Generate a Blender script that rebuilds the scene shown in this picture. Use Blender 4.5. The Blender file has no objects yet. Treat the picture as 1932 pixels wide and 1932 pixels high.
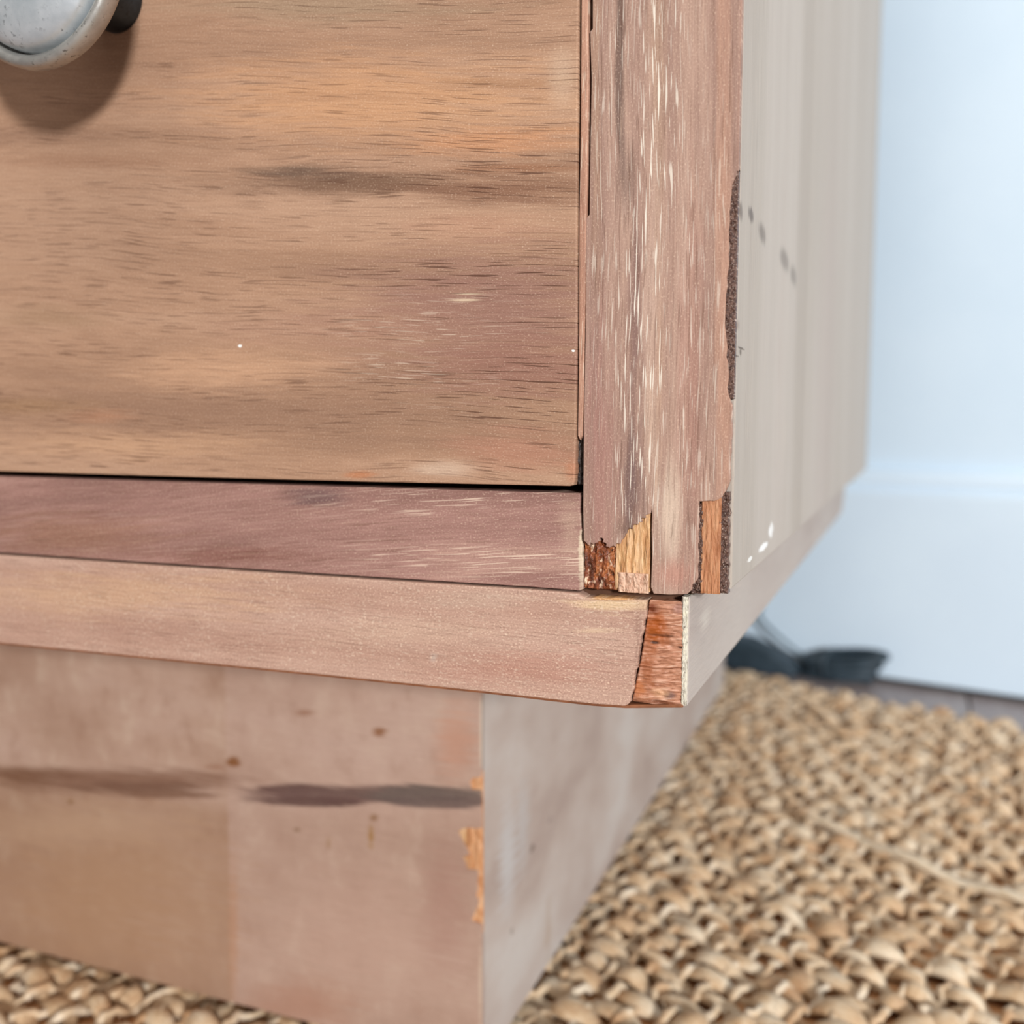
import bpy, bmesh, math, random
from mathutils import Vector, Matrix, noise as mnoise

# ------------------------------------------------------------------ camera
FPX = 1898.95
RW = Matrix(((0.92857272, 0.03483121, -0.36951250),
             (0.37114614, -0.08231456, 0.92491884),
             (0.00179978, -0.99599754, -0.08936253)))      # camera (right, down, forward) -> room
OZ = 0.154                                                  # height of the cabinet's lower corner above the floor
CAM = Vector((0.02816166, -0.16973521, 0.02912429))         # relative to that corner

scene = bpy.context.scene
col0 = scene.collection
cam_d = bpy.data.cameras.new('camera')
cam = bpy.data.objects.new('camera', cam_d); col0.objects.link(cam)
cam_d.sensor_width = 36.0
cam_d.lens = FPX * 36.0 / 1932.0
cam_d.clip_start = 0.005
cam_d.dof.use_dof = True
cam_d.dof.focus_distance = 0.176
cam_d.dof.aperture_fstop = cam_d.lens / 2.7
mw = Matrix.Identity(4)
for i in range(3):
    mw[i][0] = RW[i][0]; mw[i][1] = -RW[i][1]; mw[i][2] = -RW[i][2]
mw.translation = CAM + Vector((0, 0, OZ))
cam.matrix_world = mw
scene.camera = cam

# ------------------------------------------------------------------ world, light, exposure
world = bpy.data.worlds.new('room_ambience'); scene.world = world
world.use_nodes = True
bg = world.node_tree.nodes['Background']
bg.inputs[0].default_value = (1.0, 0.91, 0.82, 1)
bg.inputs[1].default_value = 0.21

def area(name, loc, target, sx, sy, power, color):
    d = bpy.data.lights.new(name, 'AREA'); d.shape = 'RECTANGLE'
    d.size = sx; d.size_y = sy; d.energy = power; d.color = color
    o = bpy.data.objects.new(name, d); col0.objects.link(o)
    o.location = loc
    o.rotation_euler = (Vector(target) - Vector(loc)).to_track_quat('-Z', 'Y').to_euler()
    return o
area('assumed_window_light', (1.78, -2.38, 0.80), (-0.05, 0.0, 0.18), 0.30, 0.32, 114.0, (0.975, 0.99, 1.0))  # unseen window, assumed from how the knob's shadow falls
area('added_overhead_fill', (0.1, -1.15, 2.45), (0.1, -1.1, 0.0), 2.2, 2.2, 38.0, (1.0, 0.97, 0.93))  # soft overhead fill, added to brighten upward faces

scene.view_settings.view_transform = 'Standard'
scene.view_settings.look = 'None'
scene.view_settings.exposure = 0.0
scene.view_settings.gamma = 1.0
scene.view_settings.use_curve_mapping = False

# ------------------------------------------------------------------ measuring helpers
def on(px, py, axis, val):
    """point of the plane axis=val seen at that spot of the photograph (corner coordinates, metres)"""
    r = RW @ Vector(((px - 966) / FPX, (py - 966) / FPX, 1.0))
    t = (val - CAM[axis]) / r[axis]
    return CAM + r * t
def F(px, py, y=0.0):
    p = on(px, py, 1, y); return (p.x, p.z)
def S(px, py, x=0.0):
    p = on(px, py, 0, x); return (p.y, p.z)

# ------------------------------------------------------------------ object helpers
def props(o, label=None, cat=None, group=None, kind=None):
    if label: o['label'] = label
    if cat: o['category'] = cat
    if group: o['group'] = group
    if kind: o['kind'] = kind
    return o
def empty(name, loc=(0, 0, 0), rz=0.0):
    o = bpy.data.objects.new(name, None); col0.objects.link(o)
    o.location = loc; o.rotation_euler = (0, 0, rz); o.empty_display_size = 0.02
    return o
def link(name, bm, mat, parent=None, loc=None, smooth=False):
    me = bpy.data.meshes.new(name)
    bm.normal_update()
    bm.to_mesh(me); bm.free()
    if mat: me.materials.append(mat)
    if smooth:
        for p in me.polygons: p.use_smooth = True
    o = bpy.data.objects.new(name, me); col0.objects.link(o)
    if parent: o.parent = parent
    if loc: o.location = loc
    return o

def jag(pts, step, amp, seed):
    """roughen an open run of 2-D points"""
    rnd = random.Random(seed); out = [pts[0]]
    for a, b in zip(pts[:-1], pts[1:]):
        d = math.hypot(b[0]-a[0], b[1]-a[1]); n = max(1, int(d / step))
        nx, ny = (-(b[1]-a[1]) / (d+1e-9), (b[0]-a[0]) / (d+1e-9))
        for k in range(1, n):
            t = (k + rnd.uniform(-.25, .25)) / n; w = rnd.uniform(-amp, amp)
            out.append((a[0] + (b[0]-a[0])*t + nx*w, a[1] + (b[1]-a[1])*t + ny*w))
        out.append(b)
    return out

def slab(outline, f, b, axis='y', bevel=0.0002, segs=2):
    """prism of a 2-D outline. axis y: outline (x, z), front at y=f, back at y=b.  axis x: outline (y, z), outer face x=f, inner x=b"""
    bm = bmesh.new()
    mk = (lambda p, d: (p[0], d, p[1])) if axis == 'y' else (lambda p, d: (d, p[0], p[1]))
    vf = [bm.verts.new(mk(p, f)) for p in outline]
    vb = [bm.verts.new(mk(p, b)) for p in outline]
    ff = bm.faces.new(vf); fb = bm.faces.new(list(reversed(vb)))
    n = len(outline)
    for i in range(n):
        bm.faces.new((vf[i], vb[i], vb[(i+1) % n], vf[(i+1) % n]))
    bmesh.ops.recalc_face_normals(bm, faces=bm.faces)
    if bevel > 0:
        es = [e for e in bm.edges if e.verts[0] in vf and e.verts[1] in vf]
        bmesh.ops.bevel(bm, geom=es, offset=bevel, segments=segs, affect='EDGES', profile=0.6, clamp_overlap=True)
    bmesh.ops.triangulate(bm, faces=[f_ for f_ in bm.faces if len(f_.verts) > 4])
    return bm

def box(x0, x1, y0, y1, z0, z1, bevel=0.0, segs=2):
    bm = bmesh.new()
    bmesh.ops.create_cube(bm, size=1.0)
    for v in bm.verts:
        v.co = ((x0+x1)/2 + v.co.x*(x1-x0), (y0+y1)/2 + v.co.y*(y1-y0), (z0+z1)/2 + v.co.z*(z1-z0))
    if bevel > 0:
        bmesh.ops.bevel(bm, geom=list(bm.edges), offset=bevel, segments=segs, affect='EDGES', profile=0.6)
    return bm

def rough_block(x0, x1, z0, z1, yf, yb, amp, su, sv, seed, nx=26, nz=40, left=None, right=None):
    """broken wood: block whose front is torn; su, sv = noise frequency along x and z"""
    bm = bmesh.new(); g = []
    for j in range(nz+1):
        row = []; t = j / nz; z = z0 + (z1-z0)*t
        xa = left(z) if left else x0; xb = right(z) if right else x1
        for i in range(nx+1):
            x = xa + (xb-xa)*i/nx
            q = Vector((x*su + seed*7.3, seed*3.1, z*sv))
            d = mnoise.noise(q) + .5*mnoise.noise(q*2.3) + .3*mnoise.noise(q*5.1)
            edge = min(i, nx-i, j, nz-j)
            y = yf + amp*d + (amp*.6 if edge == 0 else 0)
            row.append(bm.verts.new((x, y, z)))
        g.append(row)
    for j in range(nz):
        for i in range(nx):
            bm.faces.new((g[j][i], g[j][i+1], g[j+1][i+1], g[j+1][i]))
    ring = [g[0][i] for i in range(nx+1)] + [g[j][nx] for j in range(1, nz+1)] + \
           [g[nz][i] for i in range(nx-1, -1, -1)] + [g[j][0] for j in range(nz-1, 0, -1)]
    back = [bm.verts.new((v.co.x, yb, v.co.z)) for v in ring]
    m = len(ring)
    for i in range(m):
        bm.faces.new((ring[i], back[i], back[(i+1) % m], ring[(i+1) % m]))
    bm.faces.new(back)
    bmesh.ops.recalc_face_normals(bm, faces=bm.faces)
    return bm

def tube(path, r, n=8, closed=False, flat=1.0):
    bm = bmesh.new(); rings = []
    m = len(path); prev = None
    for i, p in enumerate(path):
        p = Vector(p)
        a = Vector(path[(i-1) % m] if (closed or i > 0) else path[0])
        b = Vector(path[(i+1) % m] if (closed or i < m-1) else path[-1])
        t = (b - a).normalized()
        up = Vector((0, 0, 1)) if abs(t.z) < .95 else Vector((1, 0, 0))
        s = t.cross(up).normalized(); u = s.cross(t).normalized()
        rr = r[i] if isinstance(r, (list, tuple)) else r
        rings.append([bm.verts.new(p + s*rr*math.cos(2*math.pi*k/n) + u*rr*flat*math.sin(2*math.pi*k/n)) for k in range(n)])
    for i in range(m if closed else m-1):
        A, B = rings[i], rings[(i+1) % m]
        for k in range(n):
            bm.faces.new((A[k], A[(k+1) % n], B[(k+1) % n], B[k]))
    if not closed:
        bm.faces.new(list(reversed(rings[0]))); bm.faces.new(rings[-1])
    bmesh.ops.recalc_face_normals(bm, faces=bm.faces)
    return bm

def lathe(profile, n=64):
    """profile (r, h) turned about the -y axis: h is the distance out from the drawer"""
    bm = bmesh.new(); rings = []
    for r, h in profile:
        if r < 1e-6: rings.append([bm.verts.new((0, -h, 0))])
        else: rings.append([bm.verts.new((r*math.cos(2*math.pi*k/n), -h, r*math.sin(2*math.pi*k/n))) for k in range(n)])
    for A, B in zip(rings[:-1], rings[1:]):
        for k in range(n):
            a, a2, b, b2 = A[k % len(A)], A[(k+1) % len(A)], B[k % len(B)], B[(k+1) % len(B)]
            if len(A) == 1: bm.faces.new((a, b, b2))
            elif len(B) == 1: bm.faces.new((a, b, a2))
            else: bm.faces.new((a, b, b2, a2))
    bmesh.ops.recalc_face_normals(bm, faces=bm.faces)
    return bm

# ------------------------------------------------------------------ materials
def lin(c):
    f = lambda v: v/12.92 if v <= .04045 else ((v+.055)/1.055)**2.4
    return tuple(f(v/255.0) for v in c) + (1.0,)

class NB:
    """small node builder"""
    def __init__(self, name):
        self.m = bpy.data.materials.new(name); self.m.use_nodes = True
        self.t = self.m.node_tree; self.n = self.t.nodes; self.l = self.t.links
        self.b = self.n['Principled BSDF']
        tc = self.n.new('ShaderNodeTexCoord')
        self.co = tc.outputs['Object']
        s = self.n.new('ShaderNodeSeparateXYZ'); self.l.new(self.co, s.inputs[0])
        self.x, self.y, self.z = s.outputs
    def _in(self, sock, v):
        if isinstance(v, bpy.types.NodeSocket): self.l.new(v, sock)
        elif v is not None: sock.default_value = v
    def op(self, o, a, b=None, c=None, clamp=False):
        k = self.n.new('ShaderNodeMath'); k.operation = o; k.use_clamp = clamp
        self._in(k.inputs[0], a); self._in(k.inputs[1], b)
        if c is not None: self._in(k.inputs[2], c)
        return k.outputs[0]
    def add(self, a, b): return self.op('ADD', a, b)
    def sub(self, a, b): return self.op('SUBTRACT', a, b)
    def mul(self, a, b): return self.op('MULTIPLY', a, b)
    def mad(self, a, b, c): return self.op('MULTIPLY_ADD', a, b, c)
    def mn(self, a, b): return self.op('MINIMUM', a, b)
    def mx(self, a, b): return self.op('MAXIMUM', a, b)
    def vec(self, x, y, z=0.0):
        k = self.n.new('ShaderNodeCombineXYZ')
        for s, v in zip(k.inputs, (x, y, z)): self._in(s, v)
        return k.outputs[0]
    def noise(self, v, scale=1.0, detail=2.0, rough=.5, dist=0.0):
        k = self.n.new('ShaderNodeTexNoise'); self.l.new(v, k.inputs['Vector'])
        k.inputs['Scale'].default_value = scale; k.inputs['Detail'].default_value = detail
        k.inputs['Roughness'].default_value = rough; k.inputs['Distortion'].default_value = dist
        return k.outputs[0]
    def ss(self, x, a, b, lo=0.0, hi=1.0):
        k = self.n.new('ShaderNodeMapRange'); k.interpolation_type = 'SMOOTHSTEP'
        self._in(k.inputs[0], x)
        for i, v in zip((1, 2, 3, 4), (a, b, lo, hi)): self._in(k.inputs[i], v)
        return k.outputs[0]
    def ramp(self, f, stops):
        k = self.n.new('ShaderNodeValToRGB'); self.l.new(f, k.inputs[0])
        e = k.color_ramp.elements
        while len(e) < len(stops): e.new(.5)
        for el, (p, c) in zip(e, stops): el.position = p; el.color = lin(c)
        return k.outputs[0]
    def mix(self, f, a, b, mode='MIX'):
        k = self.n.new('ShaderNodeMix'); k.data_type = 'RGBA'; k.blend_type = mode
        self._in(k.inputs[0], f)
        for s, v in ((k.inputs[6], a), (k.inputs[7], b)):
            if isinstance(v, tuple): s.default_value = lin(v)
            else: self.l.new(v, s)
        return k.outputs[2]
    def blob(self, u, v, cu, cv, ru, rv, soft=.8, warp=None):
        du = self.mad(u, 1.0/ru, -cu/ru); dv = self.mad(v, 1.0/rv, -cv/rv)
        d = self.op('SQRT', self.add(self.mul(du, du), self.mul(dv, dv)))
        if warp is not None: d = self.add(d, warp)
        return self.ss(d, 1.0, 1.0 - soft, 0.0, 1.0)
    def bump(self, h, strength=.3, dist=.0002):
        k = self.n.new('ShaderNodeBump'); k.inputs['Strength'].default_value = strength
        k.inputs['Distance'].default_value = dist
        self.l.new(h, k.inputs['Height']); self.l.new(k.outputs[0], self.b.inputs['Normal'])
    def done(self, color, rough=.6, metal=0.0, spec=.3):
        if isinstance(color, tuple): self.b.inputs['Base Color'].default_value = lin(color)
        else: self.l.new(color, self.b.inputs['Base Color'])
        self._in(self.b.inputs['Roughness'], rough)
        self.b.inputs['Metallic'].default_value = metal
        self.b.inputs['Specular IOR Level'].default_value = spec
        return self.m

def wood(name, grain, cols, seed=0.0, tilt=0.0, band=(5, 60), cloud=(12, 22), wave=.004,
         dark=(.5, 200, 2600), light=(.3, 220, 2600), darkc=(96, 62, 45), lightc=(226, 208, 186),
         darkmask=None, lightmask=None, fuzz=.5, features=None, rough=.62, spec=.25, streakw=.6, fan=0.0, fib_amt=.30, warpamt=1.9, seam=None, mottle=0.0):
    """sanded timber. grain: axis along the fibres and axis across, e.g. 'xz'"""
    b = NB(name)
    ax = {'x': b.x, 'y': b.y, 'z': b.z}
    u0, v0 = ax[grain[0]], ax[grain[1]]
    if tilt:
        u = b.add(b.mul(u0, math.cos(tilt)), b.mul(v0, math.sin(tilt)))
        v = b.add(b.mul(u0, -math.sin(tilt)), b.mul(v0, math.cos(tilt)))
    else: u, v = u0, v0
    if fan: v = b.mul(v0, b.mad(u0, fan, 1.0 + .1*fan))      # fibres spread slightly along the board
    # slow waviness of the fibres
    wv = b.noise(b.vec(b.mul(u, 14.0), b.mul(v, 20.0), seed), 1.0, 2.0)
    vw = b.mad(b.sub(wv, .5), wave, v)
    n1 = b.noise(b.vec(b.mul(u, band[0]), b.mul(vw, band[1]), seed+3.1), 1.0, 4.0, .6)
    n2 = b.noise(b.vec(b.mul(u, cloud[0]), b.mul(vw, cloud[1]), seed+9.7), 1.0, 3.0, .55)
    f = b.add(b.mul(n1, streakw), b.mul(n2, 1.0-streakw))
    f = b.ss(f, .33, .67)
    st = [(i/(len(cols)-1), c) for i, c in enumerate(cols)]
    c = b.ramp(f, st)
    ctx = dict(u=u0, v=v0, vw=vw, n1=n1, n2=n2)
    warp = b.mul(b.sub(b.noise(b.vec(b.mul(u, 45.0), b.mul(vw, 700.0), seed+5), 1.0, 5.0, .65), .5), warpamt)
    ctx['warp'] = warp
    if mottle:
        mt = b.noise(b.vec(b.mul(u, 110.0), b.mul(v, 70.0), seed+41), 1.0, 5.0, .65)
        c = b.mix(b.ss(mt, .50, .72, 0.0, mottle), c, (142, 106, 86))
        c = b.mix(b.ss(mt, .50, .30, 0.0, mottle*.8), c, (196, 172, 152))
    if seam:                                            # two leaves of veneer meet here
        sx, sz = F(seam[0], seam[1], YP)
        sm_ = b.mul(b.ss(b.x, sx+.0006, sx-.0006), b.ss(b.z, sz+.004, sz-.004))
        c = b.mix(b.mul(sm_, .42), c, (148, 112, 84))
        c = b.mix(b.mul(b.sub(1.0, b.ss(b.x, sx+.0006, sx-.0006)), .30), c, (184, 156, 144))
    if features: c = features(b, c, ctx)
    # fine fibres and fuzz left by the sander
    fib = b.noise(b.vec(b.mul(u, 120.0), b.mul(vw, 2400.0), seed+1), 1.0, 3.0, .6)
    c = b.mix(b.ss(fib, .42, .72, 0.0, fib_amt), c, (104, 74, 58))
    c = b.mix(b.ss(fib, .44, .24, 0.0, fib_amt*.6), c, (222, 190, 160))
    fz = b.noise(b.vec(b.mul(u, 2600.0), b.mul(v, 3600.0), seed+2), 1.0, 2.0, .6)
    c = b.mix(b.ss(fz, .54, .76, 0.0, .75*fuzz), c, (232, 205, 180))
    c = b.mix(b.ss(fz, .46, .26, 0.0, .5*fuzz), c, (95, 66, 52))
    h = fib
    # open pores (dark) and pores filled with pale dust
    if dark[0] > 0:
        d1 = b.noise(b.vec(b.mul(u, dark[1]), b.mul(vw, dark[2]), seed+21), 1.0, 1.0, .4)
        d2 = b.noise(b.vec(b.mul(u, dark[1]*.12), b.mul(vw, dark[2]*.05), seed+22), 1.0, 2.0)
        dm = b.mul(b.ss(d1, .60, .66), b.ss(d2, .38, .56))
        if darkmask: dm = b.mul(dm, darkmask(b, ctx))
        c = b.mix(b.mul(dm, dark[0]), c, darkc)
        h = b.sub(h, b.mul(dm, 2.0))
    if light[0] > 0:
        d1 = b.noise(b.vec(b.mul(u, light[1]), b.mul(vw, light[2]), seed+31), 1.0, 1.0, .4)
        d2 = b.noise(b.vec(b.mul(u, light[1]*.12), b.mul(vw, light[2]*.05), seed+32), 1.0, 2.0)
        lm = b.mul(b.ss(d1, .585, .665), b.ss(d2, .38, .58))
        if lightmask: lm = b.mul(lm, lightmask(b, ctx))
        c = b.mix(b.mul(lm, light[0]), c, lightc)
    b.bump(h, .35, .00012)
    return b.done(c, rough, 0.0, spec)

def spots(lst, y=0.0):
    """list of (px, py, rx, ry, colour, strength[, soft]) in photograph measure -> feature function on a front face"""
    def fn(b, c, k):
        for s in lst:
            px, py, rx, ry, colr, st = s[:6]; soft = s[6] if len(s) > 6 else .9
            cx, cz = F(px, py, y); p1, p2 = F(px+rx, py, y), F(px-rx, py, y); q1, q2 = F(px, py+ry, y), F(px, py-ry, y)
            a11, a21 = (p1[0]-p2[0])/2, (p1[1]-p2[1])/2; a12, a22 = (q1[0]-q2[0])/2, (q1[1]-q2[1])/2
            dt = a11*a22 - a12*a21                     # long axis follows the lie of the mark on the wood
            lu = b.mad(b.x, a22/dt, b.mad(b.z, -a12/dt, (-cx*a22 + cz*a12)/dt))
            lv = b.mad(b.x, -a21/dt, b.mad(b.z, a11/dt, (cx*a21 - cz*a11)/dt))
            m = b.blob(lu, lv, 0.0, 0.0, 1.0, 1.0, soft, k['warp'])
            c = b.mix(b.mul(m, st), c, colr)
        return c
    return fn

def front_mask(px, py, rx, ry, lo=.15, y=0.0):
    def fn(b, k):
        cx, cz = F(px, py, y); a_, d_ = F(px+rx, py, y), F(px, py+ry, y)
        return b.ss(b.blob(b.x, b.z, cx, cz, abs(a_[0]-cx), abs(d_[1]-cz), .9), 0, 1, lo, 1.0)
    return fn

m_drawer = wood('walnut_drawer_front', 'xz', [(142, 109, 88), (156, 121, 97), (166, 130, 105), (174, 139, 114)], seed=1.0, fan=1.3, fib_amt=.2, warpamt=1.5, wave=.006,
    band=(4, 90), cloud=(9, 34), dark=(.9, 100, 3000), light=(.4, 170, 3000), fuzz=.45, darkc=(84, 54, 40),
    darkmask=front_mask(1030, 560, 700, 560, .55),
    lightmask=front_mask(820, 660, 330, 160, .06),
    features=spots([
        (600, 10, 420, 55, (152, 128, 104), .75), (120, 420, 300, 200, (170, 136, 112), .5),
        (700, 190, 520, 120, (190, 143, 105), .8), (930, 270, 240, 40, (190, 136, 98), .7), (950, 160, 200, 16, (150, 112, 84), .55), (650, 185, 250, 14, (165, 124, 94), .5),
        (640, 345, 400, 44, (128, 98, 79), .8), (700, 346, 280, 30, (112, 84, 66), .9), (570, 325, 150, 17, (92, 72, 60), .9), (930, 362, 270, 44, (124, 88, 68), .85), (950, 318, 200, 12, (136, 90, 62), .6), (180, 305, 260, 22, (146, 108, 84), .6),
        (900, 430, 220, 40, (176, 132, 106), .5),
        (880, 600, 420, 200, (146, 110, 96), .65), (930, 580, 300, 130, (140, 103, 90), .85), (980, 690, 280, 90, (140, 100, 86), .8), (620, 620, 330, 60, (158, 120, 100), .55),
        (420, 700, 300, 60, (196, 154, 122), .65), (980, 850, 200, 60, (168, 120, 98), .7),
        (90, 600, 170, 34, (150, 118, 92), .7), (60, 765, 200, 26, (146, 112, 84), .85), (190, 785, 90, 20, (160, 116, 90), .7),  # first mark paints a dark shadow patch into the wood colour
        (250, 840, 350, 40, (190, 150, 118), .6), (840, 882, 90, 26, (198, 172, 150), .6), (680, 896, 40, 12, (176, 112, 74), .7),
        (1062, 150, 40, 80, (200, 176, 152), .35), (1080, 890, 20, 30, (176, 112, 80), .5),
        (455, 653, 4, 3, (236, 236, 232), 1.0, .3), (1083, 662, 4, 3, (240, 238, 232), 1.0, .3), (886, 555, 44, 3.5, (226, 204, 172), .75), (878, 567, 40, 3.5, (222, 200, 170), .7)]))
m_bead = wood('pink_bead_wood', 'zx', [(150, 110, 92), (176, 132, 110), (192, 150, 128)], seed=2.0, band=(20, 400), dark=(.3, 200, 2600), light=(.4, 200, 2600))
m_post = wood('walnut_post', 'zx', [(144, 114, 102), (158, 127, 113), (170, 139, 123), (182, 153, 137)], seed=4.0,
    band=(7, 190), cloud=(14, 60), dark=(.3, 120, 2600), light=(.95, 150, 3100), lightc=(222, 211, 196), fuzz=.5,
    lightmask=front_mask(1225, 500, 120, 1500, .35),
    features=spots([
        (1170, 60, 14, 420, (98, 78, 70), .85), (1185, 330, 26, 120, (118, 94, 84), .7), (1200, 640, 22, 320, (120, 92, 86), .7), (1195, 920, 30, 160, (104, 82, 80), .75),
        (1240, 120, 24, 420, (162, 132, 110), .5), (1125, 200, 18, 500, (170, 136, 112), .5), (1135, 850, 40, 330, (160, 116, 106), .6),
        (1300, 700, 40, 500, (160, 116, 102), .5), (1366, 500, 22, 900, (188, 144, 120), .5, .7), (1347, 500, 2, 900, (120, 88, 74), .4, .6),
        (1262, 960, 30, 130, (206, 184, 164), .7), (1230, 800, 20, 200, (196, 168, 148), .5), (1270, 1085, 50, 40, (178, 128, 112), .7), (1180, 1000, 24, 30, (96, 74, 66), .55), (1245, 700, 12, 300, (186, 152, 128), .4)]))
m_rail = wood('purple_brown_rail', 'xz', [(128, 94, 86), (144, 107, 98), (158, 120, 110), (172, 136, 122)], seed=6.0, tilt=.10,
    band=(8, 120), dark=(.3, 120, 2600), light=(.9, 95, 3300), lightc=(214, 188, 168), fuzz=.6,
    lightmask=front_mask(900, 1010, 560, 150, .12),
    features=spots([(590, 935, 90, 28, (100, 76, 76), .8), (120, 1010, 260, 60, (132, 92, 70), .6), (420, 1050, 240, 26, (116, 72, 62), .6),
        (1075, 990, 34, 90, (176, 146, 128), .6), (1096, 1050, 8, 80, (212, 194, 168), .9, .6), (1000, 1090, 140, 26, (134, 96, 88), .6)]))
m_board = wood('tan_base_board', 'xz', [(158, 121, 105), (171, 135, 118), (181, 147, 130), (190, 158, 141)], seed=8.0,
    band=(5, 70), dark=(.2, 120, 2600), light=(.26, 1100, 2600), fuzz=.95, fib_amt=.2,
    features=spots([(200, 1120, 420, 60, (190, 152, 122), .7), (760, 1190, 240, 40, (186, 154, 134), .6), (900, 1130, 160, 26, (182, 154, 136), .6),
        (1000, 1260, 260, 50, (168, 122, 106), .65), (1150, 1140, 110, 22, (214, 184, 146), .85), (1160, 1128, 60, 6, (196, 140, 76), .7, .5),
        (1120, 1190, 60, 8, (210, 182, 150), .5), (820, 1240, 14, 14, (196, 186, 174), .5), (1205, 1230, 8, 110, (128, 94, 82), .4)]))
YP = 0.0685
m_plinth = wood('faded_plinth_wood', 'xz', fib_amt=.12, cols=[(150, 117, 98), (162, 130, 111), (173, 142, 124), (182, 153, 137)], seed=10.0,
    band=(3, 30), cloud=(14, 16), dark=(.0, 170, 2300), light=(.06, 130, 1500), fuzz=.35, streakw=.45,
    features=spots([(907, 1390, 3, 95, (206, 192, 174), .7, .6), (906, 1860, 3, 120, (200, 182, 160), .6, .6), (200, 1700, 300, 220, (160, 124, 96), .85), (120, 1560, 300, 60, (180, 148, 122), .5), (690, 1760, 230, 180, (180, 148, 132), .7),  # first two marks paint a pale highlight down the right edge
        (440, 1760, 14, 190, (168, 122, 92), .6), (560, 1900, 160, 80, (160, 114, 92), .6),
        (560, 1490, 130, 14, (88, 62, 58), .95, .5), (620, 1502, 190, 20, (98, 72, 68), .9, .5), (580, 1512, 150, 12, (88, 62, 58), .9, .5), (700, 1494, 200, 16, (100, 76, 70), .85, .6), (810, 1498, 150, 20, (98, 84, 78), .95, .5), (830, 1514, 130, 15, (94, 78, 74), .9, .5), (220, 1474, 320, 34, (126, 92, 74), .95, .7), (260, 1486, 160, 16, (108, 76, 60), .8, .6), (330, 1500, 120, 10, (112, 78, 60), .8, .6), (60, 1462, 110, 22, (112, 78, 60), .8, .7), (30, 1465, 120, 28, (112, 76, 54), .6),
        (440, 1437, 18, 14, (122, 74, 36), .95, .6), (405, 1447, 30, 8, (138, 92, 66), .5), (133, 1514, 8, 7, (120, 84, 40), .8), (716, 1381, 20, 13, (128, 80, 44), .9), (575, 1345, 30, 9, (134, 90, 66), .7),
        (705, 1543, 14, 10, (122, 84, 46), .8), (700, 1578, 9, 34, (150, 110, 62), .9), (620, 1590, 8, 14, (146, 110, 78), .7), (560, 1566, 9, 6, (110, 80, 50), .7),
        (860, 1400, 60, 100, (182, 128, 102), .55), (840, 1720, 70, 200, (160, 122, 108), .6)], YP), seam=(430, 1525), warpamt=1.5, mottle=.5)

def side_wood(name, cols, grain, seed, marks, xplane, **kw):
    def fn(b, c, k):
        for (px, py, rx, ry, colr, st, soft) in marks:
            cy, cz = S(px, py, xplane); a_, d_ = S(px+rx, py, xplane), S(px, py+ry, xplane)
            m = b.blob(b.y, b.z, cy, cz, abs(a_[0]-cy), abs(d_[1]-cz), soft, k['warp'])
            c = b.mix(b.mul(m, st), c, colr)
        return c
    return wood(name, grain, cols, seed, features=fn, **kw)
m_side = side_wood('pale_side_veneer', [(166, 155, 144), (175, 165, 154), (180, 170, 160), (185, 176, 166)], 'zy', 12.0,
    [(1395, 395, 9, 26, (96, 84, 76), .75, .7), (1417, 405, 7, 18, (92, 82, 76), .8, .7), (1438, 440, 10, 26, (104, 94, 86), .7, .8), (1480, 490, 11, 28, (96, 88, 80), .75, .7), (1497, 520, 8, 26, (110, 102, 94), .6, .7),
     (1390, 612, 6, 16, (120, 104, 92), .6, .7), (1398, 657, 7, 3, (96, 84, 72), .9, .5), (1397, 664, 2.5, 9, (96, 84, 72), .8, .5), (1389, 671, 6, 3, (96, 84, 72), .8, .5), (1386, 680, 2.5, 9, (96, 84, 72), .8, .5), (1455, 1000, 5, 16, (240, 240, 238), 1.0, .4), (1440, 1032, 9, 8, (240, 240, 238), 1.0, .4), (1415, 1055, 5, 5, (232, 232, 228), .9, .4),
     (1560, 700, 22, 600, (180, 166, 158), .5, .9), (1545, 300, 20, 500, (168, 158, 146), .5, .9), (1470, 800, 16, 500, (186, 174, 164), .5, .9)], 0.0,
    band=(1.2, 34), cloud=(2, 20), dark=(.10, 60, 1800), light=(.12, 60, 1800), fuzz=.15, fib_amt=.06)
m_boardside = side_wood('pale_board_side', [(164, 150, 142), (176, 164, 156), (182, 172, 164)], 'yz', 14.0,
    [(1330, 1170, 14, 30, (204, 196, 184), .6, .9), (1350, 1200, 16, 30, (176, 164, 156), .4, .9)], -.0069,
    band=(12, 40), dark=(0, 100, 1800), light=(.12, 120, 1800), fuzz=.3, fib_amt=.1)
m_plinthside = side_wood('pale_plinth_side', [(166, 147, 137), (179, 162, 152), (187, 173, 164), (196, 187, 180)], 'yz', 16.0,
    [(960, 1620, 26, 150, (192, 188, 186), .8, .9), (990, 1560, 20, 120, (186, 182, 180), .6, .9), (1009, 1601, 5, 10, (100, 86, 76), .8, .5), (968, 1757, 3, 8, (120, 104, 92), .7, .5), (1044, 1548, 6, 8, (140, 124, 116), .7, .6),
     (1040, 1760, 10, 80, (172, 150, 132), .6, .9)], -.0755,
    tilt=0.0, band=(12, 26), cloud=(20, 24), dark=(0, 100, 1800), light=(.0, 120, 1800), fuzz=.15, wave=.02, fib_amt=.05)

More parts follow.
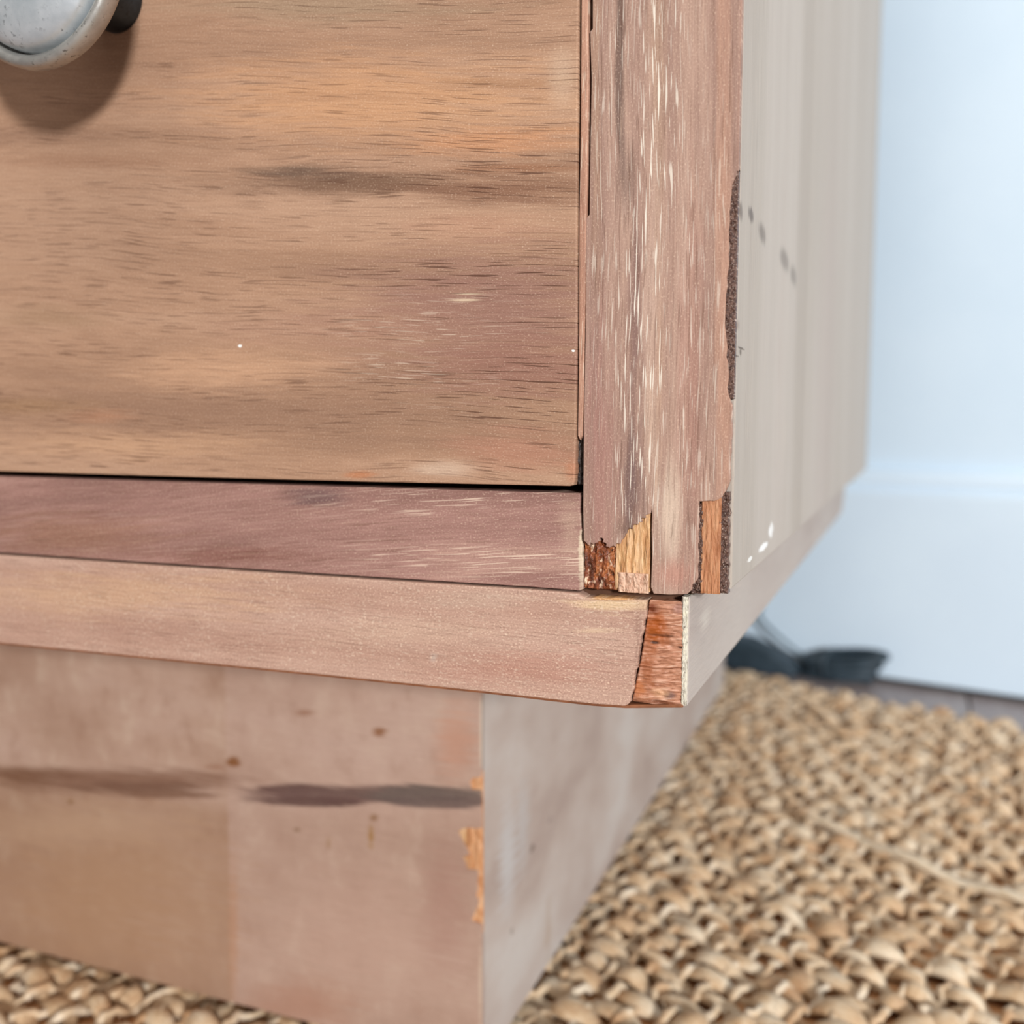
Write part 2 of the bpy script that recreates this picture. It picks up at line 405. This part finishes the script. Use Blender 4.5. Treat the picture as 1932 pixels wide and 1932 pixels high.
def torn(name, cols, darkc, su, sv, seed, dk=.6, lt=(236, 206, 160), la=.35, rough=.5, spec=.4):
    """freshly broken wood; su, sv frequency along x and z"""
    b = NB(name)
    v = b.vec(b.mul(b.x, su), b.mul(b.y, su), b.mul(b.z, sv))
    n = b.noise(v, 1.0, 5.0, .65, .4)
    c = b.ramp(b.ss(n, .3, .7), [(i/(len(cols)-1), q) for i, q in enumerate(cols)])
    n2 = b.noise(b.vec(b.mul(b.x, su*1.7), seed, b.mul(b.z, sv*1.7)), 1.0, 4.0, .7)
    c = b.mix(b.ss(n2, .54, .70, 0, dk), c, darkc)
    n3 = b.noise(b.vec(b.mul(b.x, su*2.3), seed+4, b.mul(b.z, sv*2.3)), 1.0, 3.0, .6)
    c = b.mix(b.ss(n3, .55, .68, 0, la), c, lt)
    b.bump(n2, .8, .0004)
    return b.done(c, rough, 0, spec)
m_splinter = torn('splintered_dark_wood', [(74, 38, 26), (126, 66, 38), (170, 104, 60)], (40, 24, 20), 520, 260, 1, .8, (228, 200, 170), .9)
m_ochre = torn('exposed_ochre_core', [(170, 118, 74), (196, 150, 102), (212, 172, 132)], (112, 84, 70), 900, 140, 2, .7)
m_chip = torn('exposed_plinth_core', [(178, 118, 74), (200, 144, 100), (212, 168, 130)], (150, 100, 66), 700, 300, 2, .5)
m_orange = torn('exposed_orange_core', [(156, 98, 62), (178, 120, 82), (190, 138, 100)], (132, 82, 56), 1500, 220, 3, .5, (214, 158, 110), .2)
m_crumb = torn('crumbled_dark_glue', [(62, 40, 34), (92, 64, 54), (120, 90, 76)], (40, 26, 22), 1800, 1500, 4, .6, (206, 186, 170), .7, .35, .5)
m_red = torn('torn_red_brown_end', [(150, 84, 50), (180, 116, 82), (198, 142, 112)], (86, 46, 30), 160, 1500, 5, .7, (222, 182, 152), .5, .4)
def red_stain():
    b = NB('torn_corner_block')
    n = b.noise(b.vec(b.mul(b.x, 220), 3.0, b.mad(b.x, -320.0, b.mul(b.z, 2100))), 1.0, 4.0, .65)
    c = b.ramp(b.ss(n, .28, .72), [(0, (118, 70, 50)), (.3, (170, 116, 88)), (.65, (188, 136, 110)), (1, (214, 172, 148))])
    w = b.mul(b.sub(b.noise(b.vec(b.mul(b.x, 400), 1.0, b.mul(b.z, 400)), 1.0, 3.0), .5), 1.4)
    for (px, py, rx, ry, colr, st) in [(1236, 1185, 34, 56, (156, 78, 24), .95), (1222, 1260, 20, 80, (150, 84, 46), .7), (1232, 1150, 20, 16, (104, 46, 22), .9), (1262, 1312, 20, 10, (72, 52, 56), .8), (1245, 1308, 26, 12, (206, 158, 120), .7), (1205, 1300, 22, 26, (178, 106, 60), .7),
                                       (1282, 1150, 26, 14, (156, 116, 104), .7), (1255, 1200, 40, 4, (76, 40, 24), .7), (1285, 1222, 14, 4, (62, 32, 22), .9), (1250, 1326, 50, 5, (110, 58, 30), .9), (1236, 1213, 14, 4, (60, 36, 26), .9)]:
        cx, cz = F(px, py); a_, d_ = F(px+rx, py), F(px, py+ry)
        c = b.mix(b.mul(b.blob(b.x, b.z, cx, cz, abs(a_[0]-cx), abs(d_[1]-cz), .8, w), st), c, colr)
    b.bump(n, .7, .0003)
    return b.done(c, .38, 0, .45)
m_char = torn('charred_wood', [(34, 28, 28), (54, 46, 44), (80, 70, 66)], (20, 16, 16), 1600, 400, 9, .6, (110, 100, 96), .4)
m_pale = torn('pale_torn_chip', [(176, 132, 108), (204, 164, 138), (216, 182, 158)], (120, 82, 64), 1100, 500, 6, .6, (232, 206, 182), .5)
m_corner = red_stain()
def pale_edge():
    b = NB('pale_filler_edge')
    n = b.noise(b.vec(b.mul(b.x, 1500), b.mul(b.y, 1500), b.mul(b.z, 700)), 1.0, 4.0, .7)
    c = b.ramp(b.ss(n, .3, .7), [(0, (96, 84, 74)), (.16, (176, 168, 152)), (.5, (202, 196, 180)), (1, (214, 204, 180))])
    b.bump(n, .6, .0003); return b.done(c, .7)
m_edge = pale_edge()
def plain(name, c1, c2, scale, rough=.6, metal=0.0, spec=.3, bumpd=0):
    b = NB(name); n = b.noise(b.co, scale, 4.0, .6)
    c = b.mix(b.ss(n, .3, .7), c1, c2)
    if bumpd: b.bump(n, .5, bumpd)
    return b.done(c, rough, metal, spec)
m_wornedge = plain('brown_worn_edge', (112, 68, 44), (142, 90, 60), 300)
m_carcass = plain('dark_carcass_wood', (70, 46, 34), (96, 64, 46), 60)
m_paint = plain('cool_white_wall_paint', (204, 222, 237), (209, 226, 240), 9, .55, 0, .2)
m_base = plain('cool_white_gloss_paint', (208, 225, 240), (212, 229, 243), 12, .4, 0, .35)
m_gap = plain('dark_gap_fill', (48, 56, 60), (66, 72, 74), 80, .8)
m_cable = plain('black_rubber', (42, 55, 64), (56, 70, 80), 90, .5, 0, .4)
m_cablegrey = plain('grey_rubber', (84, 104, 116), (100, 120, 130), 90, .5, 0, .4)
m_floor = wood('mauve_laminate', 'yx', [(134, 122, 120), (146, 134, 132), (156, 146, 144)], 20.0, dark=(0, 1, 1), light=(0, 1, 1), fuzz=.1, rough=.35, spec=.4)
def pewter(name, c1, c2, spotc, rough, sc=1.0, metal=1.0):
    b = NB(name)
    n = b.noise(b.co, 120*sc, 5.0, .65); n2 = b.noise(b.co, 900, 3.0, .6)
    c = b.mix(b.ss(n, .3, .7), c1, c2)
    c = b.mix(b.mul(b.ss(n2, .56, .68, 0, .8), b.ss(n, .45, .6)), c, spotc)
    b.bump(b.add(n2, n), .12, .0002)
    return b.done(c, b.ss(n, .3, .7, rough, rough+.12), metal, .5)
m_pewter = pewter('aged_pewter', (196, 206, 212), (222, 228, 232), (120, 128, 134), .36, 1.0, .6)
m_rim = pewter('aged_pewter_rim', (164, 162, 158), (190, 188, 182), (96, 92, 86), .36, 2, .7)
m_stem = pewter('blackened_metal', (56, 62, 68), (82, 90, 98), (40, 40, 42), .38)

# ------------------------------------------------------------------ setting: floor, wall, skirting
WX, WY, WA = 0.0277, 0.5703, math.radians(-13.6)      # a point of the skirting's foot and its direction
wd = Vector((math.cos(WA), math.sin(WA), 0)); wn = Vector((math.sin(WA), -math.cos(WA), 0))  # along, into the room
def wall_extrude(profile, a, b):
    bm = bmesh.new(); P = Vector((WX, WY, 0)) - wn*0.014
    A = [bm.verts.new(P + wd*a + wn*d + Vector((0, 0, z))) for d, z in profile]
    B = [bm.verts.new(P + wd*b + wn*d + Vector((0, 0, z))) for d, z in profile]
    n = len(profile)
    for i in range(n): bm.faces.new((A[i], B[i], B[(i+1) % n], A[(i+1) % n]))
    bm.faces.new(A); bm.faces.new(list(reversed(B)))
    bmesh.ops.recalc_face_normals(bm, faces=bm.faces)
    return bm
o = link('wall_back', wall_extrude([(0, 0), (0, 2.4), (-.1, 2.4), (-.1, 0)], -1.6, 1.6), m_paint)
props(o, 'cool white painted wall behind the cabinet', 'wall', kind='structure')
prof = [(0.0, .1515), (.004, .1512), (.0075, .149), (.0095, .1455), (.0102, .1415), (.0096, .1385), (.0092, .1372), (.0105, .1362), (.0132, .1352), (.014, .133), (.014, .0048), (.013, .004), (0.0, .004)]
o = link('baseboard_back', wall_extrude(prof, -1.6, 1.6), m_base)
props(o, 'tall white skirting board with a moulded top edge', 'baseboard', kind='structure')
o = link('gap_shade_1', wall_extrude([(0, 0.0002), (.0075, 0.0002), (.0075, .0039), (0, .0039)], -1.6, 1.6), m_gap)  # dark strip stands in for the shade below the skirting
props(o, 'dark strip painted as the shade in the gap under the skirting board', 'gap', kind='structure')
floor = link('floor', box(-1.7, 1.7, -3.0, 1.1, -.03, -.0042), m_gap)
props(floor, 'greyish mauve wooden plank floor beside the wall', 'floor', kind='structure')
pw = 0.121; prj = 0.0668
plank_me = None
for i in range(-13, 13):
    x0 = prj + i*pw
    if plank_me is None:
        p = link('floor_plank', box(0.0006, pw-.0006, -3.0, 1.05, -.004, 0.0, .0008, 1), m_floor, floor); plank_me = p.data
    else:
        p = bpy.data.objects.new('floor_plank', plank_me); col0.objects.link(p); p.parent = floor
    p.location = (x0, 0, 0)

# ------------------------------------------------------------------ cabinet
CB = Vector((-.24, .26, .0078))                              # base of the cabinet on the rug
cabinet = empty('wooden_cabinet', CB)
props(cabinet, 'sanded walnut drawer cabinet with chipped corner and recessed plinth', 'cabinet')
CL = Vector((0, 0, OZ)) - CB
WL = -.48                                                    # left end of the cabinet
def part(name, bm, mat, parent=cabinet, smooth=False):
    o = link(name, bm, mat, parent, None, smooth)
    if parent is cabinet: o.location = CL
    return o

carc = part('carcass_light_block', box(WL+.02, -.0165, .024, .49, .0002, .425), m_carcass)  # solid dark box added inside to block light behind the gaps
# side panel, with a small broken foot
so = [(.0018, .0008), (.10, .0006), (.25, .0004), (.505, -.0004), (.509, .10), (.512, .43), (.0018, .43)]
part('side_panel', slab(so, 0.0, -.016, 'x', .0003), m_side)
part('side_panel', slab([(q[0], q[1]) for q in so], WL, WL+.016, 'x', .0003), m_side)
part('back_panel', box(WL+.016, -.016, .492, .498, 0, .43), m_carcass)
part('top_board', box(WL-.006, .006, -.006, .515, .431, .449, .001), m_board)
part('upper_rail', box(WL+.028, -.0262, .0004, .02, .2125, .2295, .0003), m_rail)
part('top_rail', box(WL+.028, -.0262, .0004, .02, .4135, .4305, .0003), m_rail)
part('drawer', box(WL+.0285, -.0272, -.0004, .018, .2305, .4125, .0004), m_drawer)
part('corner_post', box(WL, WL+.0265, 0, .022, 0, .43, .0003), m_post)

# lower drawer with its knob
do = [(WL+.0285, .2115)] + [(-.0273, .2115), F(1093, 0), F(1091, 300), F(1090, 600), F(1088, 830), F(1086, 905), F(1083, 915), F(1075, 917)] + [F(700, 909), F(300, 898), F(0, 889), (WL+.0285, .0176)]
drawer = part('drawer', slab(do, -.0004, .018, 'y', .00035), m_drawer)
KX, KZ = -.1265, .1146
def knob_part(name, prof_, mat):
    o = link(name, lathe(prof_, 72), mat, drawer, (KX, -.0004, KZ), True)
    return o
knob_part('knob_stem', [(0, -.002), (.0062, -.002), (.0062, .0012), (.0056, .0030), (.0050, .007), (.0052, .012), (.0068, .0155), (.009, .0172), (0, .0172)], m_stem)
knob_part('knob_rim', [(.006, .0170), (.0165, .0172), (.0188, .0180), (.0195, .0190), (.0196, .0212), (.0191, .0222), (.0184, .0224), (.0174, .0217), (.01705, .0205), (.0168, .0195), (.006, .0195)], m_rim)
dome = [(.01668, .0196), (.0166, .0214)] + [(.0165*math.cos(a), .0219 + .0052*math.sin(a)) for a in [k*math.pi/2/12 for k in range(12)]] + [(0, .0271)]
knob_part('knob_face', dome, m_pewter)

# thin bead left of the post
bo = [(-.0271, .2115), (-.0258, .2115), F(1110, 0), F(1110, 60), F(1111, 150), F(1110, 250), F(1107, 400), F(1104, 600), F(1101, 760), F(1099, 822), F(1094, 830), F(1090, 822), F(1092, 700), F(1093, 400), F(1096, 200), F(1097, 0)]
part('bead_strip', slab(bo, -.0001, .016, 'y', .00025), m_bead)

a, b_ = F(1086, 826), F(1097, 916)
part('charred_sliver', rough_block(a[0], b_[0], b_[1], a[1], .0012, .006, .0006, 1600, 500, 21, 8, 40), m_char)

# corner post: thin face layer with broken places, dark core behind
pl = [(-.0253, .43), F(1118, 0), F(1118, 54), F(1113, 60), F(1116, 150), F(1114, 250), F(1112, 405), F(1106, 412), F(1105, 600), F(1101, 820), F(1100, 960), F(1101, 1020)]
chip1 = jag([F(1101, 1020), F(1108, 1027), F(1126, 1024), F(1135, 1015), F(1141, 1024), F(1150, 1034), F(1161, 1032), F(1172, 1020), F(1182, 1006), F(1194, 994), F(1207, 985), F(1221, 971), F(1228, 962)], .0003, .00032, 3)
low = [F(1230, 966), F(1229, 1000), F(1230, 1050), F(1228, 1108), F(1233, 1120), F(1262, 1122), F(1296, 1121), F(1304, 1114)]
chip2 = jag([F(1304, 1114), F(1306, 1103), F(1316, 1092), F(1318, 1040), F(1319, 946), F(1354, 943), F(1362, 938), F(1370, 924)], .0006, .00015, 4)
edge = jag([F(1370, 924), F(1378, 905), F(1381, 765), F(1374, 745), F(1370, 640), F(1368, 590), F(1372, 540), F(1374, 480), F(1376, 400), F(1381, 348), F(1389, 330)], .0012, .00018, 5)
po = pl[:-1] + chip1 + low + chip2[1:] + edge[1:] + [F(1391, 200), F(1394, 90), F(1396, 0), (-.0002, .2), (-.0002, .43)]
post = part('corner_post', slab(po, 0.0, .0012, 'y', .00012, 1), m_post)
def sub(name, bm, mat, smooth=False):
    return part(name, bm, mat, post, smooth)
sub('post_core', box(-.0253, -.0012, .0013, .022, .0001, .43), m_carcass)
a, b_ = F(1099, 1012), F(1166, 1116)
sub('splintered_patch', rough_block(a[0], b_[0], b_[1], a[1], .0009, .003, .0007, 1300, 700, 1), m_splinter)
a, b_ = F(1160, 958), F(1224, 1118)
sub('exposed_core', rough_block(a[0], b_[0], b_[1], a[1], .00055, .003, .0003, 1500, 200, 2), m_ochre)
a, b_ = F(1166, 1080), F(1222, 1121)
sub('loose_chip', rough_block(a[0], b_[0], b_[1], a[1], .0001, .0012, .0003, 1500, 600, 3), m_pale)
a, b_ = F(1324, 938), F(1357, 1122)
sub('exposed_core', rough_block(a[0], b_[0], b_[1], a[1], .0003, .003, .00015, 2000, 300, 4), m_orange)
a, b_ = F(1354, 928), F(1377, 1122)
sub('crumbled_edge', rough_block(a[0], b_[0], b_[1], a[1], .0006, .003, .0004, 1800, 1300, 5, 10, 70, right=lambda z: -.00045 + .0004*mnoise.noise(Vector((z*900, 2.0, 0)))), m_crumb)
a, b_ = F(1366, 320), F(1377, 752)
sub('crumbled_edge', rough_block(a[0], -.0001, b_[1], a[1], .0005, .003, .0003, 1800, 1300, 6, 10, 220), m_crumb)
a, b_ = F(1313, 950), F(1325, 1100)
sub('crumbled_edge', rough_block(a[0], b_[0], b_[1], a[1], .00035, .003, .0004, 1800, 1300, 15, 8, 60), m_crumb)
sub('post_edge', box(-.0016, -.0001, .0004, .0022, F(1390, 322)[1], .43, .0001), m_post)
sub('crumbled_edge', rough_block(*(F(1302, 1100)[0], F(1326, 1100)[0]), F(1310, 1122)[1], F(1310, 1096)[1], .0007, .003, .0006, 1500, 1500, 7, 12, 12), m_crumb)

# rail under the drawer
ro = [(WL+.028, .0166), F(0, 899), F(500, 914), F(1060, 930), F(1092, 931)] + jag([F(1092, 931), F(1094, 975), F(1097, 1040), F(1099, 1112)], .0008, .00015, 8)[1:] + [F(1092, 1115), F(1000, 1108), F(500, 1076), F(0, 1043), (WL+.028, -.0013)]
part('bottom_rail', slab(ro, .0004, .02, 'y', .0002), m_rail)

# base board: face strip, broken corner, side strip
bt = jag([F(1090, 1119), F(1105, 1127), F(1160, 1127), F(1221, 1131)], .0009, .00015, 9)
br = jag([F(1221, 1131), F(1221, 1155), F(1213, 1195), F(1205, 1240), F(1197, 1290), F(1191, 1322), F(1180, 1331)], .0007, .0002, 10)
bo = [(WL, -.0015), F(0, 1047), F(500, 1080), F(1000, 1112)] + bt + br[1:] + [F(1120, 1327), F(1030, 1317), F(910, 1303), F(550, 1266), F(0, 1212), (WL, -.0240)]
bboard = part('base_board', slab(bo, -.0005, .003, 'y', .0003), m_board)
wo = [F(0, 1211), F(550, 1265), F(910, 1302), F(1030, 1316), F(1120, 1326), F(1180, 1330), F(1288, 1329)]
wo = [(WL, -.0239)] + wo
wo = wo + [(x_, z_-.0006) for x_, z_ in reversed(wo)]
part('worn_edge', slab(wo, -.0001, .02, 'y', .0002), m_wornedge, bboard)
part('board_core', box(WL, -.0082, .0031, .385, -.0205, -.0004), m_carcass, bboard)
zt, zb = F(1250, 1134)[1], F(1250, 1331)[1]
def lft(z):
    pts = [(F(1219, 1131)[1], F(1225, 1131)[0]), (F(1203, 1240)[1], F(1209, 1240)[0]), (F(1183, 1331)[1], F(1190, 1331)[0])]
    for (z0, x0), (z1, x1) in zip(pts[:-1], pts[1:]):
        if z >= z1: return x0 + (x1-x0)*(z0-z)/(z0-z1)
    return pts[-1][1]
part('broken_corner', rough_block(0, 0, zb, zt, .0002, .0045, .00035, 300, 1900, 8, 34, 60, left=lft, right=lambda z: -.0077), m_corner, bboard)
part('edge_filler', rough_block(-.0080, -.00705, -.0199, -.0008, .0000, .0045, .0002, 1500, 900, 9, 8, 50), m_edge, bboard)
bs = [(.0004, -.0008), (.424, -.0025), (.40, -.0165), (.392, -.0188), (.0004, -.0199)]
part('board_side', slab(bs, -.0069, -.0082, 'x', .0003), m_boardside, bboard)

# recessed plinth
def G(px, py): return F(px, py, YP)
PZ0 = CB.z - OZ
pt = -.0212
chips = [G(908, 1300), G(908, 1466)] + jag([G(908, 1466), G(892, 1468), G(886, 1476), G(889, 1489), G(908, 1492)], .0012, .0003, 11)[1:] + \
    [G(909, 1562)] + jag([G(909, 1562), G(872, 1564), G(864, 1570), G(878, 1598), G(886, 1612), G(872, 1618), G(880, 1640), G(902, 1643), G(898, 1690), G(903, 1700), G(889, 1736), G(909, 1745)], .0016, .0004, 12)[1:]
xr = -.0754
pf = [(WL+.075, pt)] + [(min(q[0], xr), q[1]) for q in chips] + [(xr, PZ0), (WL+.075, PZ0)]
plinth = part('plinth_front', slab(pf, YP, YP+.0006, 'y', .0001, 1), m_plinth)
part('plinth_core', box(WL+.076, xr-.0011, YP+.0007, YP+.018, PZ0, pt), m_ochre, plinth)
part('exposed_core', rough_block(-.0802, xr-.0001, G(900, 1760)[1], G(900, 1455)[1], YP+.00045, YP+.003, .0003, 900, 300, 12, 12, 60), m_chip, plinth)
def pside():
    bm = bmesh.new()
    A = [(xr, YP+.0007), (-.0845, .492), (-.0985, .492), (xr-.018, YP+.019)]
    lo = [bm.verts.new((x, y, PZ0)) for x, y in A]; hi = [bm.verts.new((x, y, pt)) for x, y in A]
    for i in range(4): bm.faces.new((lo[i], lo[(i+1) % 4], hi[(i+1) % 4], hi[i]))
    bm.faces.new(list(reversed(lo))); bm.faces.new(hi)
    bmesh.ops.recalc_face_normals(bm, faces=bm.faces)
    bmesh.ops.bevel(bm, geom=[e for e in bm.edges if abs(e.verts[0].co.x-xr) < 1e-5 and abs(e.verts[1].co.x-xr) < 1e-5], offset=.0004, segments=2, affect='EDGES')
    return bm
part('plinth_side', pside(), m_plinthside)
part('plinth_side', box(WL+.075, WL+.093, YP+.019, .49, PZ0, pt), m_plinthside)

# ------------------------------------------------------------------ woven rug
RA = math.radians(-22.0)
rug = empty('woven_jute_rug', (0, 0, 0.0002), RA)
props(rug, 'chunky woven beige jute rug under the cabinet', 'rug')
UMIN, UMAX, VMIN, VMAX = -.62, .46, -.16, .477
def jute():
    b = NB('jute_yarn')
    n = b.noise(b.co, 75.0, 3.0, .6)
    c = b.ramp(b.ss(n, .28, .72), [(0, (180, 142, 106)), (.3, (198, 166, 130)), (.65, (210, 184, 152)), (1, (226, 208, 182))])
    fb = b.noise(b.vec(b.mul(b.x, 120), b.mul(b.y, 1500), b.mul(b.z, 1500)), 1.0, 3.0, .6)
    c = b.mix(b.ss(fb, .5, .72, 0, .4), c, (160, 112, 70))
    c = b.mix(b.ss(fb, .46, .28, 0, .4), c, (230, 212, 184))
    b.bump(fb, .6, .0006)
    return b.done(c, .55, 0, .35)
def warp_yarn():
    b = NB('jute_warp')
    n = b.noise(b.co, 90.0, 3.0, .6)
    c = b.ramp(b.ss(n, .3, .7), [(0, (180, 140, 102)), (.5, (208, 182, 150)), (1, (226, 208, 184))])
    fb = b.noise(b.vec(b.mul(b.x, 1500), b.mul(b.y, 120), b.mul(b.z, 1500)), 1.0, 3.0, .6)
    c = b.mix(b.ss(fb, .5, .72, 0, .45), c, (140, 100, 66))
    return b.done(c, .55, 0, .35)
m_jute, m_warp = jute(), warp_yarn()
m_strand = plain('pale_jute_strand', (206, 182, 150), (228, 210, 184), 300, .5)
m_back = plain('brown_rug_backing', (176, 122, 78), (200, 150, 104), 200, .8)
link('backing', box(UMIN, UMAX, VMIN, VMAX, 0.0, .0016), m_back, rug)
ca, sa = math.cos(RA), math.sin(RA)
def under(u, v, m=.0058):
    """under the plinth? (rug coordinates)"""
    x, y = u*ca - v*sa, u*sa + v*ca
    return WL+.075-m < x < -.0754+m and YP-m < y < .492+m
PITCH, LOOP = .0090, .0185
def yarn(v, k, rnd):
    bm = bmesh.new()
    u = UMIN + (LOOP*.5 if k % 2 else 0) + rnd.uniform(-.001, .001)
    secs = []
    ph = rnd.uniform(0, 6)
    vis0, vis1 = UMIN, UMAX
    while u < UMAX - LOOP:
        L = LOOP * rnd.uniform(.72, 1.3); h = .0046 * rnd.uniform(.5, 1.3); w = .0044*rnd.uniform(.75, 1.2)
        vo = rnd.uniform(-.0022, .0022); sk = rnd.uniform(-.002, .002); tl = rnd.uniform(-.3, .45)
        for s in range(9):
            t = s / 9.0
            a = max(0.0, math.sin(math.pi * min(1.0, t / .84))) if t < .84 else 0.0
            z = .0014 + h * a**.62
            ww = w * (.50 + .5 * a**.5)
            secs.append((u + L*t + sk*(a-.5), v + vo*a + .0009*math.sin(u*40+ph), z, ww, .0013 + .0005*a, tl*a))
        u += L
    n = 8; rings = []
    for (su, sv, sz, ww, th, tl) in secs:
        if under(su, sv): sz = min(sz, .0045); th = .001; tl = 0
        ring = []
        for q in range(n):
            an = 2*math.pi*q/n
            dv, dz = ww*math.cos(an), th*math.sin(an) - .0011*(math.cos(an)**2)*(1 if sz > .003 else 0)
            ring.append(bm.verts.new((su, sv + dv*math.cos(tl) - dz*math.sin(tl), max(.0002, sz + dv*math.sin(tl) + dz*math.cos(tl)))))
        rings.append(ring)
    for A, B in zip(rings[:-1], rings[1:]):
        for q in range(n): bm.faces.new((A[q], A[(q+1) % n], B[(q+1) % n], B[q]))
    bm.faces.new(rings[0]); bm.faces.new(list(reversed(rings[-1])))
    bmesh.ops.recalc_face_normals(bm, faces=bm.faces)
    return bm
rnd = random.Random(7)
nrow = int((VMAX - VMIN - .006) / PITCH)
for k in range(nrow):
    v = VMAX - .005 - k*PITCH
    link('weft_yarn', yarn(v, k, rnd), m_jute, rug, None, True)
ncol = int((UMAX - UMIN) / (LOOP/2))
for c_ in range(ncol):
    u = UMIN + LOOP*.92 - LOOP/2 + c_*LOOP/2
    if u > UMAX - LOOP: break
    path = []; rr = []
    for k in range(nrow*4):
        v = VMAX - .005 - k*PITCH/4
        row = k/4.0
        up = .5 + .5*math.cos(math.pi*(row + c_))           # over the dips, under the arches
        z = .0022 + .0036*up
        if under(u, v): z = min(z, .0042)
        path.append((u + rnd.uniform(-.0012, .0012), v + rnd.uniform(-.001, .001), z + rnd.uniform(-.0006, .0012))); rr.append(.00135*rnd.uniform(.85, 1.2))
    link('warp_yarn', tube(path, rr, 6), m_warp, rug, None, True)

def to_rug(x, y): return (x*ca + y*sa, -x*sa + y*ca)
# one long pale strand lying on top, and stray fibres
path = []; rr = []
for i in range(41):
    t = i/40.0; x, y = -.012 + .095*t, .281 - .062*t
    u, v = to_rug(x, y)
    path.append((u, v + .0012*math.sin(9*t), .0080 + .0012*math.sin(17*t) - (.005 if i in (0, 40) else 0)))
    rr.append(.0030*(.55 + .45*math.sin(math.pi*t)**.4))
link('loose_strand', tube(path, rr, 8, False, .5), m_strand, rug, None, True)
bm = bmesh.new(); rnd = random.Random(31)
for i in range(320):
    x, y = rnd.uniform(-.25, .12), rnd.uniform(.0, .36)
    u, v = to_rug(x, y)
    if under(u, v, .014): continue
    an = rnd.uniform(0, 2*math.pi); L = rnd.uniform(.004, .011); hh = rnd.uniform(.002, .006)
    pts = [(u + L*t*math.cos(an), v + L*t*math.sin(an), .0075 + hh*math.sin(math.pi*.75*t)) for t in (0, .25, .5, .75, 1)]
    tb = tube(pts, [.00013, .00012, .0001, .00008, .00005], 3)
    me = bpy.data.meshes.new('tmp'); tb.to_mesh(me); tb.free(); bm.from_mesh(me); bpy.data.meshes.remove(me)
fz = link('stray_fibres', bm, m_warp, rug, None, True); fz['kind'] = 'stuff'

# ------------------------------------------------------------------ cables by the skirting
def coil(cx, cy, a, b_, h, turns, r, seed, tilt):
    rnd = random.Random(seed); path = []
    for i in range(turns*22):
        t = 2*math.pi*i/22; q = i/(turns*22)
        sc = (.78 + .32*q)*(1 + .06*math.sin(i*.7+seed) + rnd.uniform(-.03, .03))
        x = cx + .004*q + a*sc*math.cos(t); y = cy + b_*sc*math.sin(t)
        z = r + h*q + .004*math.sin(t+tilt)*q + .003*q*math.cos(t)
        path.append((x, y, max(r*1.02, z)))
    return path
def at_wall(s, d, z=0):
    p = Vector((WX, WY, 0)) + wd*s + wn*d; return (p.x, p.y, z)
p0 = at_wall(-.042, .013)
hank = empty('cable_hank', p0, WA)
props(hank, 'coiled black cable hank lying against the skirting board', 'cable')
pth = coil(0, 0, .026, .0095, .017, 7, .0024, 3, .6)
link('cable_loops', tube(pth, .0024, 8), m_cable, hank, None, True)
bm = tube([(.004*math.cos(t)-.004, .0125*math.cos(t), .0115+.0112*math.sin(t)) for t in [2*math.pi*i/20 for i in range(20)]], .0012, 6, True)
link('cable_tie', bm, m_cable, hank, None, True)
lead = [(-.022, .002, .012), (-.034, -.002, .020), (-.046, -.001, .028), (-.056, .002, .034), (-.062, .004, .040), (-.060, .006, .048), (-.057, .007, .056)]
sm = []
for i in range(len(lead)-1):
    for t in (0, .34, .67): sm.append(tuple(lead[i][j]*(1-t)+lead[i+1][j]*t for j in range(3)))
sm.append(lead[-1])
link('cable_lead', tube(sm, .0013, 8), m_cablegrey, hank, None, True)

p1 = at_wall(-.104, .016)
adp = empty('power_adapter', p1, WA)
props(adp, 'black plug adapter on the floor behind the plinth', 'adapter')
def wedge():
    bm = bmesh.new()
    A = [(-.030, .0002), (.034, .0002), (.034, .006), (.016, .0165), (-.004, .0235), (-.030, .0245)]
    f_ = [bm.verts.new((x, -.011, z)) for x, z in A]; g = [bm.verts.new((x, .011, z)) for x, z in A]
    bm.faces.new(f_); bm.faces.new(list(reversed(g)))
    for i in range(6): bm.faces.new((f_[i], g[i], g[(i+1) % 6], f_[(i+1) % 6]))
    bmesh.ops.recalc_face_normals(bm, faces=bm.faces)
    bmesh.ops.bevel(bm, geom=list(bm.edges), offset=.0018, segments=3, affect='EDGES', profile=.5)
    return bm
link('adapter_body', wedge(), m_cable, adp, None, True)
link('adapter_cord', tube([(.030, 0, .0035), (.042, -.003, .0022), (.052, -.004, .0019), (.060, -.002, .0019)], .0018, 8), m_cable, adp, None, True)
